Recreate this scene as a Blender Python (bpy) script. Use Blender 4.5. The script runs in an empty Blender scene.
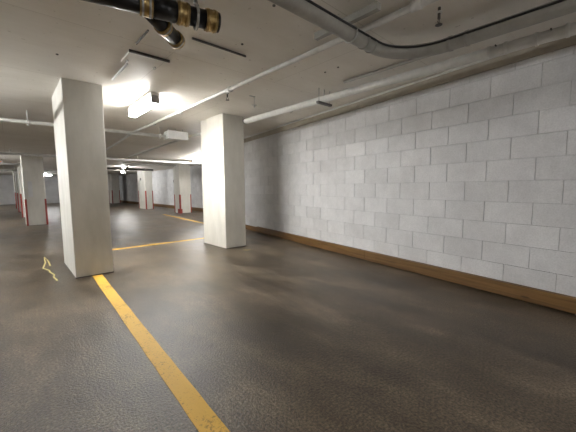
import bpy, bmesh, math, random
from mathutils import Vector, Matrix
random.seed(7)
S = bpy.context.scene
C = S.collection

# ------------------------------------------------------------------ camera
EYE = 1.074
cd = bpy.data.cameras.new('camera')
cam = bpy.data.objects.new('camera', cd); C.objects.link(cam)
cd.sensor_width = 36; cd.lens = 304.16/576*36; cd.clip_start = .02; cd.clip_end = 200
cam.matrix_world = (Matrix.Translation((0, 0, EYE)) @ Matrix.Rotation(-.7407, 4, 'Z')
                    @ Matrix.Rotation(math.pi/2-.0941, 4, 'X') @ Matrix.Rotation(-.0073, 4, 'Z'))
S.camera = cam

# ------------------------------------------------------------------ world, exposure
w = bpy.data.worlds.new('world'); S.world = w; w.use_nodes = True
w.node_tree.nodes['Background'].inputs[0].default_value = (.5, .5, .5, 1)
w.node_tree.nodes['Background'].inputs[1].default_value = 0.0
S.view_settings.view_transform = 'Standard'; S.view_settings.look = 'None'
S.view_settings.gamma = 1; S.view_settings.exposure = 2.75
try: S.view_settings.use_curve_mapping = False
except Exception: pass
TUBE = 22.0         # strength of the fluorescent tubes

# ------------------------------------------------------------------ materials
def nt(name):
    m = bpy.data.materials.new(name); m.use_nodes = True
    return m, m.node_tree.nodes, m.node_tree.links, m.node_tree.nodes['Principled BSDF']
def ramp(N, stops):
    r = N.new('ShaderNodeValToRGB'); e = r.color_ramp.elements
    while len(e) < len(stops): e.new(.5)
    for q, (p, c) in zip(e, stops): q.position = p; q.color = (*c, 1) if len(c) == 3 else c
    return r
def coords(N, L, scale=(1, 1, 1), rot=0):
    t = N.new('ShaderNodeTexCoord'); mp = N.new('ShaderNodeMapping')
    mp.inputs['Scale'].default_value = scale; mp.inputs['Rotation'].default_value = (0, 0, rot)
    L.new(t.outputs['Object'], mp.inputs['Vector']); return mp.outputs['Vector']
def noise(N, L, vec, s, d=4, rough=.6):
    n = N.new('ShaderNodeTexNoise'); n.inputs['Scale'].default_value = s
    n.inputs['Detail'].default_value = d; n.inputs['Roughness'].default_value = rough
    L.new(vec, n.inputs['Vector']); return n.outputs['Fac']
def mix(N, L, a, b, f, mode='MIX'):
    m = N.new('ShaderNodeMix'); m.data_type = 'RGBA'; m.blend_type = mode
    for s, v in ((m.inputs[6], a), (m.inputs[7], b), (m.inputs[0], f)):
        if hasattr(v, 'is_output'): L.new(v, s)
        elif isinstance(v, tuple): s.default_value = (*v, 1)
        else: s.default_value = v
    return m.outputs[2]
def bump(N, L, B, h, strength, dist):
    b = N.new('ShaderNodeBump'); b.inputs['Strength'].default_value = strength
    b.inputs['Distance'].default_value = dist; L.new(h, b.inputs['Height'])
    L.new(b.outputs[0], B.inputs['Normal']); return b

def mottled(name, c1, c2, scale=6, rough=.6, bs=.3, bd=.004, fine=60, stretch=(1, 1, 1), metallic=0):
    m, N, L, B = nt(name)
    v = coords(N, L, stretch)
    a = noise(N, L, v, scale, 6, .65)
    r = ramp(N, [(.32, c1), (.68, c2)]); L.new(a, r.inputs[0]); L.new(r.outputs[0], B.inputs['Base Color'])
    B.inputs['Roughness'].default_value = rough; B.inputs['Metallic'].default_value = metallic
    if bs: bump(N, L, B, noise(N, L, v, fine, 3), bs, bd)
    return m
def plain(name, c, rough=.5, metallic=0):
    return mottled(name, tuple(x*.93 for x in c), tuple(min(1, x*1.05) for x in c), 9, rough, 0, 0, metallic=metallic)

M = {}
# worn asphalt / concrete floor
def floor_mat():
    m, N, L, B = nt('worn_concrete_floor')
    v = coords(N, L)
    big = noise(N, L, v, .9, 5, .6); mid = noise(N, L, coords(N, L, (1, .45, 1), .5), 2.6, 8, .7)
    fine = noise(N, L, v, 75, 4, .7); grit = noise(N, L, v, 190, 2, .6)
    r = ramp(N, [(.28, (.038, .029, .020)), (.5, (.088, .068, .048)), (.74, (.185, .15, .112))]); L.new(mid, r.inputs[0])
    r2 = ramp(N, [(.36, (.66, .645, .62)), (.64, (1.2, 1.19, 1.17))]); L.new(big, r2.inputs[0])
    streak = noise(N, L, coords(N, L, (1.6, .5, 1), -.5), 2.2, 5, .6); r5 = ramp(N, [(.38, (.80, .785, .76)), (.62, (1.14, 1.14, 1.14))]); L.new(streak, r5.inputs[0])
    col = mix(N, L, r.outputs[0], r2.outputs[0], 1.0, 'MULTIPLY')
    col = mix(N, L, col, r5.outputs[0], 1.0, 'MULTIPLY')
    r3 = ramp(N, [(.36, (.45, .44, .42)), (.64, (1.7, 1.68, 1.64))]); L.new(fine, r3.inputs[0])
    col = mix(N, L, col, r3.outputs[0], .85, 'MULTIPLY')
    med = noise(N, L, v, 78, 3, .65); r4 = ramp(N, [(.36, (.50, .49, .47)), (.64, (1.6, 1.59, 1.57))]); L.new(med, r4.inputs[0])
    col = mix(N, L, col, r4.outputs[0], .75, 'MULTIPLY')
    # oil stains
    st = noise(N, L, v, 1.7, 2, .5); rs = ramp(N, [(.66, (1, 1, 1)), (.74, (.5, .47, .43))]); L.new(st, rs.inputs[0])
    col = mix(N, L, col, rs.outputs[0], .8, 'MULTIPLY')
    L.new(col, B.inputs['Base Color'])
    rr = ramp(N, [(.3, (.28,)*3), (.7, (.43,)*3)]); L.new(mid, rr.inputs[0]); L.new(rr.outputs[0], B.inputs['Roughness'])
    bump(N, L, B, med, .5, .010)
    return m
M['floor'] = floor_mat()

def ceiling_mat():
    m, N, L, B = nt('painted_concrete_ceiling')
    v = coords(N, L)
    a = noise(N, L, coords(N, L, (.6, 1.8, 1)), 1.6, 7, .65)
    r = ramp(N, [(.3, (.74, .70, .63)), (.7, (.84, .805, .745))]); L.new(a, r.inputs[0])
    br = N.new('ShaderNodeTexBrick'); L.new(v, br.inputs['Vector'])
    br.offset = .5; br.inputs['Scale'].default_value = 1
    br.inputs['Brick Width'].default_value = 2.44; br.inputs['Row Height'].default_value = 1.45
    br.inputs['Mortar Size'].default_value = .004; br.inputs['Mortar Smooth'].default_value = .3
    br.inputs['Color1'].default_value = (1, 1, 1, 1); br.inputs['Color2'].default_value = (.95, .95, .95, 1)
    br.inputs['Mortar'].default_value = (.72, .70, .67, 1)
    col = mix(N, L, r.outputs[0], br.outputs[0], .8, 'MULTIPLY')
    # fine dark pits
    p = noise(N, L, v, 22, 2, .4); rp = ramp(N, [(.71, (1, 1, 1)), (.76, (.55, .52, .48))]); L.new(p, rp.inputs[0])
    col = mix(N, L, col, rp.outputs[0], .6, 'MULTIPLY')
    L.new(col, B.inputs['Base Color']); B.inputs['Roughness'].default_value = .55
    bump(N, L, B, noise(N, L, v, 14, 4), .15, .006)
    return m
M['ceiling'] = ceiling_mat()

def block_mat(name, lo, hi):
    m, N, L, B = nt(name)
    v = coords(N, L)
    a = noise(N, L, v, 3.2, 8, .75); f = noise(N, L, v, 70, 4, .7)
    r = ramp(N, [(.3, lo), (.65, hi)]); L.new(a, r.inputs[0])
    rf = ramp(N, [(.3, (.86,)*3), (.6, (1.03,)*3)]); L.new(f, rf.inputs[0])
    col = mix(N, L, r.outputs[0], rf.outputs[0], .9, 'MULTIPLY')
    # each block holds the paint a little differently
    at = N.new('ShaderNodeAttribute'); at.attribute_name = 'tone'
    col = mix(N, L, col, at.outputs['Color'], 1.0, 'MULTIPLY')
    L.new(col, B.inputs['Base Color']); B.inputs['Roughness'].default_value = .6
    bump(N, L, B, f, .5, .004)
    return m
M['block'] = block_mat('white_painted_block', (.60, .595, .60), (.76, .755, .76))
M['wall_plain'] = mottled('white_painted_wall', (.56, .555, .55), (.70, .695, .69), 2, .6, .2)
M['pillar'] = mottled('cream_painted_concrete', (.58, .56, .50), (.72, .695, .635), 4, .5, .3, .003, 45, (1, 1, .35))
M['band'] = mottled('tan_painted_concrete_band', (.38, .34, .28), (.47, .43, .36), 5, .6, .2)
M['red'] = mottled('faded_red_guard', (.26, .028, .02), (.42, .065, .045), 9, .5, .1)
M['ochre'] = plain('ochre_guard', (.65, .45, .12), .5)

def wood_mat():
    m, N, L, B = nt('brown_stained_timber')
    v = coords(N, L, (14, .6, 22))
    a = noise(N, L, v, 2.2, 8, .7)
    r = ramp(N, [(.25, (.055, .024, .006)), (.5, (.155, .078, .020)), (.78, (.25, .13, .04))]); L.new(a, r.inputs[0])
    vo = N.new('ShaderNodeTexVoronoi'); vo.inputs['Scale'].default_value = 2.1; L.new(coords(N, L, (1, 1, 4)), vo.inputs['Vector'])
    rk = ramp(N, [(.05, (.25, .2, .15)), (.10, (1, 1, 1))]); L.new(vo.outputs['Distance'], rk.inputs[0])
    L.new(mix(N, L, r.outputs[0], rk.outputs[0], .8, 'MULTIPLY'), B.inputs['Base Color'])
    B.inputs['Roughness'].default_value = .55; bump(N, L, B, a, .3, .004)
    return m
M['wood'] = wood_mat()

def paint_mat(name, c, wear):
    m, N, L, B = nt(name)
    v = coords(N, L)
    f = noise(N, L, v, 60, 5, .75); g = noise(N, L, v, 3.5, 4, .6)
    ad = N.new('ShaderNodeMath'); ad.operation = 'MULTIPLY_ADD'; L.new(g, ad.inputs[0]); ad.inputs[1].default_value = .7; L.new(f, ad.inputs[2])
    r = ramp(N, [(wear, tuple(x*.45 for x in c)), (wear+.12, c)]); L.new(ad.outputs[0], r.inputs[0])
    L.new(r.outputs[0], B.inputs['Base Color']); B.inputs['Roughness'].default_value = .6
    bump(N, L, B, f, .4, .005)
    return m
M['yellow'] = paint_mat('yellow_line_paint', (.66, .38, .04), .69)
M['pale_yellow'] = paint_mat('pale_yellow_paint', (.72, .62, .26), .6)
M['pipe_white'] = mottled('white_painted_pipe', (.58, .57, .54), (.72, .71, .68), 8, .35, .1)
M['pipe_grey'] = mottled('grey_painted_pipe', (.30, .29, .26), (.40, .385, .35), 6, .4, .15)
M['pipe_black'] = mottled('black_abs_pipe', (.008, .008, .009), (.02, .02, .021), 12, .32, .1)
M['brass'] = mottled('bronze_steel_coupling', (.36, .24, .09), (.60, .45, .22), 14, .32, .1, metallic=.9)
M['steel'] = mottled('galvanized_steel', (.42, .42, .41), (.58, .58, .57), 12, .4, .1, metallic=.8)
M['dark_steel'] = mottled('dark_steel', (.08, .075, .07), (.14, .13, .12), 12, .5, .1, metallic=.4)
M['cable'] = plain('black_cable', (.012, .012, .012), .5)
M['white_metal'] = plain('white_enamel', (.78, .78, .76), .4)
M['grey_plastic'] = plain('grey_plastic', (.34, .34, .33), .5)
def glow(name, c, s):
    m, N, L, B = nt(name)
    B.inputs['Base Color'].default_value = (.9, .9, .9, 1)
    B.inputs['Emission Color'].default_value = (*c, 1); B.inputs['Emission Strength'].default_value = s
    return m
M['tube'] = glow('lit_fluorescent_lens', (1, 1, .985), TUBE*2.1)
M['tube_side'] = glow('lit_fluorescent_lens_side', (1, 1, .985), TUBE*.22)
M['tube_dim'] = glow('lit_far_fluorescent_lens', (1, 1, .985), TUBE*.8)
M['tube_fill'] = glow('rear_fill_lens', (1, 1, .985), TUBE*.25)  # emission of the unseen fill lamps added behind the camera
M['tube_far'] = glow('lit_distant_fluorescent_lens', (1, 1, .985), TUBE*.8)
M['tube_aisle'] = glow('lit_aisle_and_fill_lens', (.97, .99, 1), TUBE*1.05)

# ------------------------------------------------------------------ helpers
def box(bm, x0, x1, y0, y1, z0, z1, bev=0, mat=None):
    vs = [bm.verts.new(p) for p in ((x0,y0,z0),(x1,y0,z0),(x1,y1,z0),(x0,y1,z0),(x0,y0,z1),(x1,y0,z1),(x1,y1,z1),(x0,y1,z1))]
    fs = [bm.faces.new([vs[i] for i in f]) for f in ((3,2,1,0),(4,5,6,7),(0,1,5,4),(1,2,6,5),(2,3,7,6),(3,0,4,7))]
    if mat is not None:
        for v in vs: v.co = mat @ v.co
    if bev:
        es = list({e for f in fs for e in f.edges})
        bmesh.ops.bevel(bm, geom=es, offset=bev, segments=2, affect='EDGES', profile=.7)
def tube(bm, pts, r, n=20, cap=True):
    pts = [Vector(p) for p in pts]; rings = []
    up = None
    for i, p in enumerate(pts):
        a = (p-pts[i-1]).normalized() if i else None
        b = (pts[i+1]-p).normalized() if i < len(pts)-1 else None
        d = ((a or b)+(b or a)).normalized()
        k = 1/max(.5, d.dot(a or b))
        if up is None:
            up = Vector((0,0,1)) if abs(d.z) < .9 else Vector((1,0,0))
        s = d.cross(up).normalized(); t = s.cross(d).normalized()
        rings.append([bm.verts.new(p+(s*math.cos(q)+t*math.sin(q))*r) for q in [2*math.pi*j/n for j in range(n)]])
    for A, B_ in zip(rings, rings[1:]):
        for j in range(n):
            f = bm.faces.new((A[j], A[(j+1)%n], B_[(j+1)%n], B_[j])); f.smooth = True
    if cap:
        bm.faces.new(rings[0]); bm.faces.new(rings[-1][::-1])
def obj(name, bm, mat, parent=None, bev=0):
    bmesh.ops.recalc_face_normals(bm, faces=bm.faces)
    me = bpy.data.meshes.new(name); bm.to_mesh(me); bm.free()
    me.materials.append(M[mat] if isinstance(mat, str) else mat)
    o = bpy.data.objects.new(name, me); C.objects.link(o)
    if parent is not None:
        o.parent = parent
        o.location = -parent.location if not parent.parent else -(parent.location+parent.parent.location)
    return o
def thing(name, label, cat, loc=(0,0,0), group=None):
    o = bpy.data.objects.new(name, None); C.objects.link(o); o.location = loc; o.empty_display_size = .1
    return tag(o, label, cat, group)
def tag(o, label, cat, group=None):
    o['label'] = label; o['category'] = cat
    if group: o['group'] = group
    return o
def struct(name, bm, mat):
    o = obj(name, bm, mat); o['kind'] = 'structure'; return o
def nb(): return bmesh.new()
def B1(*a, **k): bm = nb(); box(bm, *a, **k); return bm
def T1(*a, **k): bm = nb(); tube(bm, *a, **k); return bm

H = 2.33; HF = 2.09                    # ceiling height, near and (sloping down) far
def ceil_z(y):
    return H if y < 6.8 else (HF if y > 11.3 else H+(HF-H)*(y-6.8)/4.5)

def ring(r, p, d, L, bolts=False, n=22):
    d = Vector(d).normalized(); p = Vector(p); bm = nb()
    tube(bm, [p-d*L/2, p+d*L/2], r, n)
    return bm
def rod(x, y, z0, r=.005, z1=None): return T1([(x, y, z0), (x, y, (ceil_z(y) if z1 is None else z1)-.0005)], r, 8)

# ------------------------------------------------------------------ structure
X0, Y0, XF, Y1 = -7.0, -4.0, 6.45, 29.5
struct('floor', B1(X0-.2, XF+.4, Y0-.2, Y1+.2, -.2, 0), 'floor')
bm = nb()
prof = [(Y0-.2, H), (6.8, H), (11.3, HF), (Y1+.2, HF)]
lo = [[bm.verts.new((x, y, z)) for y, z in prof] for x in (X0-.2, XF+.4)]
hi = [[bm.verts.new((x, y, 2.6)) for y, z in prof] for x in (X0-.2, XF+.4)]
for i in range(3):
    bm.faces.new((lo[0][i], lo[0][i+1], lo[1][i+1], lo[1][i])); bm.faces.new((hi[0][i], hi[0][i+1], hi[1][i+1], hi[1][i]))
    for s in (0, 1): bm.faces.new((lo[s][i], lo[s][i+1], hi[s][i+1], hi[s][i]))
for i in (0, 3): bm.faces.new((lo[0][i], lo[1][i], hi[1][i], hi[0][i]))
struct('ceiling', bm, 'ceiling')

# block wall: local x = into the wall, local y = along the wall, real blocks with joints
WA = -.1651; WD = 3.3696
def block_wall(name, s0, s1, ztop, sj, zj, L=.4064, h=.2032, gap=.0048, mat='block', seed=3):
    rnd = random.Random(seed); bm = nb(); tones = []
    box(bm, .007, .2, s0, s1, 0, ztop); tones.append((.85, 6))
    k0 = math.floor((0-zj)/h)
    z = zj+k0*h; k = k0
    while z < ztop-.01:
        za, zb = max(z, 0), min(z+h, ztop)
        off = sj + (L/2 if k % 2 else 0)
        s = off+math.floor((s0-off)/L)*L
        while s < s1:
            a, b = max(s, s0), min(s+L, s1)
            if b-a > .03 and zb-za > .03:
                n0 = len(bm.faces); d = rnd.uniform(-.0022, .001)
                box(bm, d, .02, a+gap/2, b-gap/2, za+gap/2, zb-gap/2, bev=.0022)
                tones.append((rnd.uniform(.87, 1.0), len(bm.faces)-n0))
            s += L
        z += h; k += 1
    bmesh.ops.recalc_face_normals(bm, faces=bm.faces)
    me = bpy.data.meshes.new(name); bm.to_mesh(me); bm.free(); me.materials.append(M[mat])
    at = me.attributes.new('tone', 'FLOAT_COLOR', 'FACE'); vals = []
    for t, n in tones: vals += [t, t, t, 1]*n
    at.data.foreach_set('color', vals[:4*len(me.polygons)])
    o = bpy.data.objects.new(name, me); C.objects.link(o); o['kind'] = 'structure'
    return o
ZJ = 1.934-.2032*12; SE = 8.0
o = block_wall('wall_right', -4.6, SE, 2.209, .8988+.2032, ZJ)
o.matrix_world = Matrix.Rotation(WA, 4, 'Z') @ Matrix.Translation((WD, 0, 0))
RW = o.matrix_world.copy()
def onwall(name, bm, mat):
    q = struct(name, bm, mat); q.matrix_world = RW.copy(); return q
onwall('trim_1', B1(-.012, .2, -4.6, SE, 2.209, H+.02, bev=.004), 'band')
onwall('trim_2', T1([(-.026, -4.5, H-.016), (-.026, SE, H-.016)], .014, 10), 'pipe_white')
bm = nb()
for a, b in ((-4.5, -.6), (-.596, 3.05), (3.054, 6.50)): box(bm, -.062, -.006, a, b, .012, .142, bev=.005)
onwall('baseboard_right', bm, 'wood')
onwall('trim_3', B1(-.03, -.004, 6.505, SE, .004, .118, bev=.005), 'wood')
# return and far walls
P = RW @ Vector((0, SE, 0))
struct('wall_return', B1(P.x, XF+.2, P.y-.25, P.y, 0, H+.1), 'wall_plain')
o = block_wall('wall_far_right', P.y, Y1, HF+.2, .1, ZJ, gap=.006, seed=5); o.location.x = XF
o = struct('baseboard_far_right', B1(XF-.05, XF-.002, P.y, Y1-.01, 0, .16, bev=.005), 'wood')
struct('wall_back', B1(X0, XF+.2, Y1, Y1+.2, 0, HF+.2), 'wall_plain')
struct('wall_left', B1(X0-.2, X0, Y0, Y1, 0, H+.1), 'wall_plain')
struct('wall_front', B1(X0, XF, Y0-.2, Y0, 0, H+.1), 'wall_plain')

# ------------------------------------------------------------------ pillars
def pillar(x, y, w, d, label, guards=0, group=None, lean=0):
    t = thing('concrete_pillar', label, 'pillar', (x, y, 0), group)
    top = min(ceil_z(y), ceil_z(y+d))
    obj('shaft', B1(x, x+w, y, y+d, 0, top+.06, bev=.014), 'pillar', t)
    obj('base_shadow_line', B1(x-.004, x+w+.004, y-.004, y+d+.004, 0, .010), 'dark_steel', t)  # dark strip standing in for the shadow line where pillar meets floor
    g = guards
    if g:
        for cx, cy, sx, sy in ((x, y, -1, -1), (x+w, y, 1, -1), (x, y+d, -1, 1), (x+w, y+d, 1, 1)):
            bm = nb(); e = .004; a = .07
            xs = sorted((cx+sx*e, cx-sx*a*.6)); ys = sorted((cy+sy*e, cy+sy*.001))
            box(bm, xs[0], xs[1], ys[0], ys[1], .0, g)
            xs = sorted((cx+sx*e, cx+sx*.001)); ys = sorted((cy+sy*e, cy-sy*a*1.2))
            box(bm, xs[0], xs[1], ys[0], ys[1], .0, g)
            obj('corner_guard', bm, 'red', t)
    return t
pA = pillar(.525, 4.36, .405, 1.03, 'nearest cream concrete pillar with yellow floor stripe running from its base')
pB = pillar(2.755, 4.63, .42, .82, 'white concrete pillar standing closest to the long block wall')
pC = pillar(.33, 11.7, .49, .9, 'cream pillar with red corner guards, seen left of the nearest pillar', .78)
# electrical plate on the front of that pillar
for i, yy in enumerate((15.3, 19.0, 22.7)):
    pillar(.31-.03*i, yy, .49, .9, 'distant red-cornered pillar lined up behind the left guarded pillar', .9, 'distant pillars of the left row')
pE = pillar(5.33, 12.6, .5, .6, 'white pillar with dark foot near the far wall, closest left of the wall-side pillar', .8)
pD = pillar(5.12, 16.3, .36, 1.15, 'white and red-edged middle pillar farther down the aisle', .95)
pillar(5.45, 24.6, .5, .9, 'farthest red-edged pillar, just right of the nearest pillar', .95)

obj('foot_guard', B1(5.30, 5.41, 12.57, 12.80, 0, .19, bev=.01), 'red', pE)
o = obj('round_plate', ring(.07, (5.115, 16.95, 1.55), (1, 0, 0), .012), 'dark_steel', pD); o['label'] = 'small dark round plate'
obj('front_plate', B1(.42, .52, 11.688, 11.699, .85, 1.30, bev=.003), 'wall_plain', pC)
# ------------------------------------------------------------------ floor markings
def strip(name, pts, wdt, label, mat='yellow', z=.003):
    bm = nb(); L = []; 
    for i, p in enumerate(pts):
        p = Vector((*p, 0)); a = Vector((*pts[max(0, i-1)], 0)); b = Vector((*pts[min(len(pts)-1, i+1)], 0))
        d = (b-a).normalized(); n = Vector((-d.y, d.x, 0))*wdt/2
        L.append([bm.verts.new(p+n), bm.verts.new(p-n), bm.verts.new(p+n+Vector((0,0,z))), bm.verts.new(p-n+Vector((0,0,z)))])
    for a, b in zip(L, L[1:]):
        bm.faces.new((a[2], a[3], b[3], b[2])); bm.faces.new((a[0], a[2], b[2], b[0])); bm.faces.new((a[1], b[1], b[3], a[3])); bm.faces.new((a[0], b[0], b[1], a[1]))
    for e in (L[0], L[-1]): bm.faces.new((e[0], e[1], e[3], e[2]))
    return tag(obj(name, bm, mat), label, 'floor marking')
def wob(a, b, n, amp):
    return [(a[0]+(b[0]-a[0])*i/n+random.uniform(-amp, amp), a[1]+(b[1]-a[1])*i/n+random.uniform(-amp, amp)) for i in range(n+1)]
strip('parking_stripe', wob((.742, 4.34), (.555, .2), 30, .002), .104, 'wide worn yellow parking stripe in the foreground, starting at the nearest pillar')
strip('parking_stripe', wob((.96, 5.99), (3.6, 5.99), 16, .003), .10, 'yellow stripe crossing the floor between the two big pillars')
strip('parking_stripe', wob((4.32, 8.4), (4.62, 12.6), 12, .003), .10, 'distant yellow stripe left of the wall-side pillar')
strip('chalk_squiggle', [(.352, 4.42), (.335, 4.62), (.352, 4.75), (.325, 4.93), (.325, 5.05), (.30, 5.15), (.273, 5.25), (.325, 5.62), (.345, 6.1), (.365, 5.7), (.36, 5.35)],
      .016, 'thin pale yellow squiggle mark on the floor left of the nearest pillar', 'pale_yellow', .002)
strip('paint_spot', [(2.93, 4.35), (2.96, 4.30), (3.02, 4.27)], .02, 'small yellow paint mark in front of the wall-side pillar', 'pale_yellow', .002)

# ------------------------------------------------------------------ lights
def lamp(x, y, L, label, z=None, mat='tube', group=None, along='y', drop=.0):
    zc = ceil_z(y)-drop
    t = thing('fluorescent_light', label, 'ceiling light', (x, y, zc), group)
    def bx(n, x0, x1, a, b, z0, z1, m, bev=.004):
        bm = nb()
        if along == 'y': box(bm, x+x0, x+x1, y+a, y+b, z0, z1, bev=bev)
        else: box(bm, x+a, x+b, y+x0, y+x1, z0, z1, bev=bev)
        return obj(n, bm, m, t)
    bx('housing', -.055, .055, -L/2, L/2, zc-.035, zc, 'white_metal')
    if mat == 'tube':
        bx('lens', -.046, .046, -L/2+.02, L/2-.02, zc-.136, zc-.1325, 'tube')
        bx('lens_side', -.048, .048, -L/2+.02, L/2-.02, zc-.132, zc-.036, 'tube_side', .006)
    else: bx('lens', -.048, .048, -L/2+.02, L/2-.02, zc-.135, zc-.036, mat, 0)
    bx('end_cap', -.052, .052, -L/2, -L/2+.02, zc-.138, zc-.036, 'grey_plastic')
    bx('end_cap', -.052, .052, L/2-.02, L/2, zc-.138, zc-.036, 'grey_plastic')
    if drop:
        for e in (-.35, .35): obj('stem', T1([(x, y+e, zc-.005), (x, y+e, zc+drop-.001)], .008, 8), 'white_metal', t)
    return t
lamp(1.49, 4.68, 1.02, 'bright strip light on the ceiling between the two big pillars', drop=.015)
lamp(5.1, 10.05, 1.2, 'glaring strip light partly hidden by the wall-side pillar', mat='tube_dim')
lamp(4.05, 15.6, .6, 'small far ceiling light above the middle pillar, nearer of two', mat='tube_far')
lamp(4.75, 18.6, .6, 'small far ceiling light above the middle pillar, farther of two', mat='tube_far')
lamp(1.95, 25.4, .45, 'distant strip light glowing between the left guarded and nearest pillars', mat='tube_dim', along='x')
for yy, w_ in ((5.0, 'level with the nearest pillar'), (13.0, 'level with the second pillar row, added as fill'), (23.5, 'far down the aisle, added as fill'), (-1.5, 'behind the viewpoint, added as fill')):  # all but the first are unseen lamps added as ambient fill
    lamp(-1.6, yy, 1.2, 'strip light over the left aisle, '+w_, group='aisle and added fill lights beyond the left edge', mat='tube_aisle' if yy > 0 else 'tube_fill', drop=.12)
lamp(2.5, -2.4, 1.2, 'unseen fill light added behind the viewpoint, nearer the block wall', mat='tube_fill', drop=.2)  # this lamp and the next are added out of view for ambient fill
lamp(.9, -2.4, 1.2, 'unseen fill light added behind the viewpoint, farther from the block wall', mat='tube_fill', drop=.2)

# ------------------------------------------------------------------ pipes
# large black drain pipe with bronze couplings
a = Vector((-.35, 2.19, 2.135)); b = Vector((1.07, 1.83, 2.135)); d = (b-a).normalized()
t = thing('drain_pipe', 'large black drain pipe with bronze bands and a capped branch under the ceiling', 'pipe', tuple(b))
obj('pipe', T1([a, b], .054, 28), 'pipe_black', t)
q = lambda s: a+d*s
LEN = (b-a).length
br0 = q(LEN-.44); bd = Vector((.775, .632, -.06)).normalized()
obj('branch', T1([br0, br0+bd*.42], .047, 24), 'pipe_black', t)
for s in (LEN-.42, LEN-.215, LEN-.045):
    c = obj('coupling', ring(.063, q(s), d, .07), 'brass', t)
    for e in (-.036, .036):
        obj('clamp_band', ring(.066, q(s+e*.55), d, .012), 'steel' if s < LEN-.4 else 'brass', c)
for s in (.22, .385):
    c = obj('coupling', ring(.055, br0+bd*s, bd, .05), 'brass', t)
    obj('clamp_band', ring(.058, br0+bd*s, bd, .010), 'steel', c)
obj('hub', ring(.060, q(LEN-.318), d, .12), 'pipe_black', t)
obj('end_cap', ring(.058, q(LEN-.002), d, .016), 'pipe_black', t)
# clevis hanger
hp = q(LEN-.135); bm = nb()
sd = d.cross(Vector((0, 0, 1)))
tube(bm, [hp+sd*.066*math.cos(u)+Vector((0, 0, .066*math.sin(u))) for u in [2*math.pi*i/24 for i in range(25)]], .009, 8)
hg = obj('hanger', bm, 'steel', t)
obj('hanger_rod', rod(hp.x, hp.y, hp.z+.06, .007), 'steel', hg)
obj('hanger_nut', ring(.014, hp+Vector((0, 0, .085)), (0, 0, 1), .02, n=6), 'steel', hg)

# curved grey pipe (runs to the right, then bends towards the viewer)
zc = 2.20; R = .42; xc = 2.67; yc = 1.43
pts = [(-3.0, yc, zc), (.5, yc, zc), (xc-R, yc, zc)]
pts += [(xc-R+R*math.sin(u), yc-R+R*math.cos(u), zc) for u in [math.pi/2*i/12 for i in range(1, 13)]]
pts += [(xc, -1.0, zc), (xc, -3.5, zc)]
t = thing('conduit_pipe', 'thick grey ceiling pipe with a sweeping bend and black cable on top', 'pipe', (xc-R, yc, zc))
obj('pipe', T1(pts, .052, 22), 'pipe_grey', t)
for p, dd in (((xc-R-.03, yc, zc), (1,0,0)), ((xc-R-.13, yc, zc), (1,0,0)), ((xc, yc-R-.02, zc), (0,1,0)), ((xc, yc-R-.14, zc), (0,1,0))):
    obj('coupling', ring(.057, p, dd, .022), 'pipe_grey', t)
    
cp = [(x-.0, y, z) for x, y, z in pts]
cab = []
for i, p in enumerate(cp):
    p = Vector(p); dv = (Vector(cp[min(i+1, len(cp)-1)])-Vector(cp[max(i-1, 0)])).normalized()
    n = dv.cross(Vector((0, 0, 1)))
    cab.append(p+n*.052+Vector((0, 0, .018)))
c = obj('cable', T1(cab, .0085, 10), 'cable', t); c['label'] = 'thin black cable strapped along the pipe'
# strut the pipe hangs from
t = thing('ceiling_strut', 'short steel strut crossing above the curved grey pipe', 'bracket', (2.0, 1.45, H))
obj('channel', B1(1.93, 1.975, 1.20, 1.78, H-.05, H-.001, bev=.003), 'pipe_grey', t)
obj('strap', T1([(1.95, yc+.058*math.cos(u), zc+.058*math.sin(u)) for u in [2*math.pi*i/20 for i in range(21)]], .006, 8), 'steel', t)

# long sprinkler pipe along the aisle
zd = 2.298; xd = 2.127
t = thing('sprinkler_pipe', 'slim pale pipe running diagonally overhead from the foreground past the strip light', 'pipe', (xd, 4, zd))
obj('pipe', T1([(xd+.03, -3.8, zd), (xd, 3, zd), (xd-.02, 7.2, zd), (xd-.03, 11.2, 2.08)], .024, 16), 'pipe_white', t)
for yy in (1.02, 3.4, 4.9, 6.1):
    c = obj('coupling', ring(.033, (xd+.005, yy, zd), (0, 1, 0), .07), 'pipe_white', t)
    h_ = obj('hanger_rod', rod(xd+.005, yy+.12, zd+.02), 'steel', t)
def sprinkler(x, y, ztop, par):
    bm = nb(); tube(bm, [(x, y, ztop-.078), (x, y, ztop-.001)], .010, 10)
    tube(bm, [(x-.002, y, ztop-.075), (x-.018, y, ztop-.10), (x, y, ztop-.116), (x+.018, y, ztop-.10), (x+.002, y, ztop-.075)], .004, 6)
    h_ = obj('sprinkler_head', bm, 'dark_steel', par)
    obj('escutcheon', ring(.02, (x, y, ztop-.035), (0, 0, 1), .012), 'white_metal', h_)
    obj('deflector', ring(.024, (x, y, ztop-.118), (0, 0, 1), .003), 'dark_steel', h_)
sprinkler(xd+.062, 3.55, 2.33, t)
sprinkler(2.33, .95, 2.33, t)
# hanging cross fitting
x, y = 2.60, 3.52
t = thing('ceiling_hook', 'small hanging steel rod with cross-piece on the ceiling left of the wall pipe', 'hanger', (x, y, H))
obj('rod', rod(x, y, 2.20, .004), 'steel', t)
obj('ceiling_plate', B1(x-.08, x+.01, y-.012, y+.012, H-.008, H-.0005, bev=.002), 'steel', t)
obj('cross_bar', T1([(x-.026, y+.02, 2.215), (x+.026, y-.02, 2.215)], .007, 8), 'steel', t)
obj('nut', ring(.012, (x, y, 2.195), (0, 0, 1), .02, n=6), 'steel', t)

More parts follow.
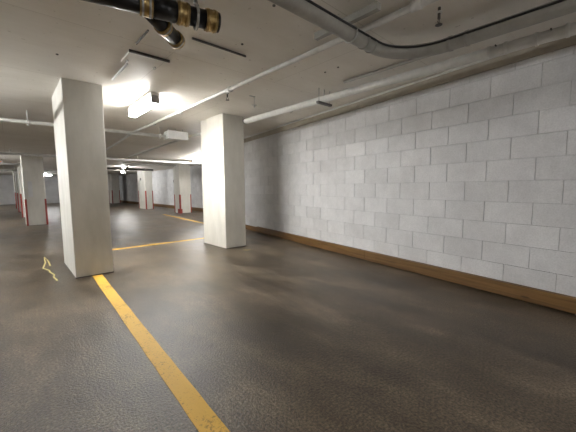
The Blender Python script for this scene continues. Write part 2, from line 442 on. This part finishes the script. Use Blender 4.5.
# large white pipe along the wall
zw = 2.21
t = thing('wall_pipe', 'long white pipe close under the ceiling beside the block wall, ending near the pillar', 'pipe', (3.12, 4.3, zw))
obj('pipe', T1([(3.14, -3.6, zw), (3.12, 1.5, zw), (3.085, 4.44, zw)], .044, 24), 'pipe_white', t)
for yy in (.34, .52, .72, .84, 3.35): obj('coupling', ring(.05, (3.12, yy, zw), (0, 1, 0), .02 if yy < 3 else .03), 'pipe_white', t)
for yy in (.43, .78):
    obj('bolt', T1([(3.07, yy, zw+.02), (3.045, yy, zw+.02)], .006, 8), 'dark_steel', t)
obj('end_ring', ring(.05, (3.085, 4.445, zw), (0, 1, 0), .02), 'dark_steel', t)
t2 = tag(obj('conduit', T1([(3.02, -3.6, H-.02), (3.02, 2.3, H-.02)], .016, 12), 'pipe_grey'), 'thin grey conduit on the ceiling just left of the long wall pipe', 'conduit')
t = thing('trapeze_hanger', 'dark trapeze hanger bar on two rods holding the wall pipe', 'hanger', (3.11, 2.68, H))
obj('bar', B1(2.97, 3.24, 2.66, 2.70, zw-.074, zw-.0455, bev=.003), 'dark_steel', t)
for xx in (3.0, 3.21): obj('hanger_rod', rod(xx, 2.68, zw-.05, .005), 'steel', t)
obj('hook', T1([(3.10, 2.68+.0, zw+.047), (3.10, 2.68, H-.001)], .006, 8), 'steel', t)

# cross pipe and hanging box
zx = 2.15
t = thing('cross_pipe', 'white pipe crossing the ceiling behind the nearest pillar to the hanging box', 'pipe', (0, 6.6, zx))
obj('pipe', T1([(-5.0, 6.6, zx), (2.492, 6.5, zx)], .031, 18), 'pipe_white', t)
for xx in (.30, 2.38, -2.2):
    c = obj('hanger_clamp', ring(.04, (xx, 6.6-.0133*(xx+5)/1, zx) if False else (xx, 6.6-(xx+5)/75, zx), (1, 0, 0), .025), 'pipe_white', t)
    obj('hanger_rod', rod(xx, 6.6-(xx+5)/75, zx+.02, .008), 'pipe_white', c)
    obj('hanger_nut', ring(.016, (xx, 6.6-(xx+5)/75, zx-.045), (0, 0, 1), .02, n=6), 'pipe_white', c)
t = thing('hanging_box', 'white rectangular box hung from rods between the big pillars', 'box', (2.72, 6.45, 2.3))
obj('body', B1(2.50, 2.92, 6.36, 6.60, 2.10, 2.255, bev=.006), 'white_metal', t)
obj('lid', B1(2.495, 2.925, 6.352, 6.361, 2.095, 2.26, bev=.002), 'white_metal', t)
for xx in (2.55, 2.70, 2.86): obj('hanger_rod', rod(xx, 6.48, 2.25, .007), 'steel', t)

# pipe in the second bay, running lengthways at x about 3.1
tag(obj('branch_pipe', T1([(3.13, 5.6, 2.22), (3.07, 6.8, 2.22), (2.93, 11.1, 2.07)], .028, 14), 'pipe_white'),
    'pale pipe running lengthways behind the wall-side pillar', 'pipe')
# cross pipes farther down, with hanger rods
def crosspipe(x0, x1, y, z, r, label, mat='pipe_white', hangers=()):
    t = thing('cross_pipe', label, 'pipe', (x0, y, z))
    obj('pipe', T1([(x0, y, z), (x1, y, z)], r, 12), mat, t)
    for xx in hangers: obj('hanger_rod', rod(xx, y, z, .01), mat, t)
crosspipe(-5, 6.4, 10.8, 1.995, .035, 'thin white pipe crossing the aisle in front of the second row of pillars', hangers=(.1, 1.5, 3.2, 5.0))
crosspipe(-5, .9, 14.2, 1.94, .04, 'white pipe seen left of the guarded pillar, upper of two', hangers=(-.1,))
crosspipe(-5, 3.6, 18.6, 1.93, .05, 'white pipe seen left of the guarded pillar, lower of two', hangers=(-.1, 2.4))
crosspipe(2.2, 5.1, 15.0, 1.93, .045, 'dark pipe crossing below the far ceiling lights', 'dark_steel', hangers=(3.9,))
crosspipe(3.3, 5.4, 12.9, 2.03, .03, 'short white pipe above the middle pillar', hangers=(4.2,))
crosspipe(1.6, 4.4, 21.5, 1.90, .05, 'pale pipe near the farthest pillar', hangers=(3.4,))

# lengthways pipe over the left aisle (out of view; its shadow falls on the nearest pillar)
tag(obj('unseen_aisle_pipe', T1([(-.25, 2.6, 2.07), (-.25, 6.4, 2.07)], .032, 12), 'pipe_white'), 'lengthways pipe over the left aisle outside the view', 'pipe')

# wall-side lamp conduit, brackets near the strip light
t = thing('ceiling_access_panel', 'pale rectangular ceiling panel with dark front edge left of the strip light', 'panel', (1.05, 3.25, H))
obj('plate', B1(.90, 1.25, 3.10, 3.40, H-.018, H-.001, bev=.002), 'ceiling', t)
obj('front_rail', B1(.89, 1.26, 3.083, 3.099, H-.024, H-.001, bev=.002), 'dark_steel', t)
for xx in (.93, 1.19): obj('clip', B1(xx, xx+.012, 3.30, 3.36, H-.034, H-.0185, bev=.002), 'steel', t)
tag(obj('conduit', T1([(.965, 3.42, H-.012), (.965, 4.02, H-.012)], .010, 10), 'white_metal'), 'short bright conduit on the ceiling near the top of the nearest pillar', 'conduit')
tag(obj('ceiling_rail', B1(1.22, 1.76, 2.50, 2.515, H-.016, H-.001, bev=.002), 'dark_steel'), 'thin dark rail on the ceiling behind the black drain pipe', 'rail')
tag(obj('ceiling_rail', B1(.90, .912, 2.62, 2.93, H-.012, H-.001, bev=.002), 'dark_steel'), 'thin dark rail on the ceiling below the black pipe, left of its branch', 'rail')
for x, y, lb in ((2.649, 2.278, 'tiny dark anchor stub in the ceiling left of the wall pipe, farther of the pair'),
                 (2.645, 2.096, 'tiny dark anchor stub in the ceiling left of the wall pipe, nearer of the pair'),
                 (1.442, 1.705, 'tiny dark anchor stub in the ceiling between the drain pipe end and the curved pipe'),
                 (.422, 3.643, 'tiny dark anchor stub in the ceiling above and left of the nearest pillar'),
                 (1.6, 2.33, 'tiny dark anchor stub in the ceiling just beyond the thin rail by the drain pipe')):
    tag(obj('ceiling_anchor', ring(.011, (x, y, H-.004), (0, 0, 1), .007, n=8), 'dark_steel'), lb, 'anchor', 'anchor stubs in the ceiling')
# wall fittings in the distance
t = thing('wall_conduit', 'dark hanging cable loop on the far block wall beside the middle pillar', 'cable', (6.4, 15.6, 1.6))
obj('cable', T1([(6.42, 15.5, 1.95), (6.40, 15.55, 1.5), (6.40, 15.75, 1.25), (6.41, 15.9, 1.45), (6.42, 15.7, 1.7)], .018, 8), 'cable', t)
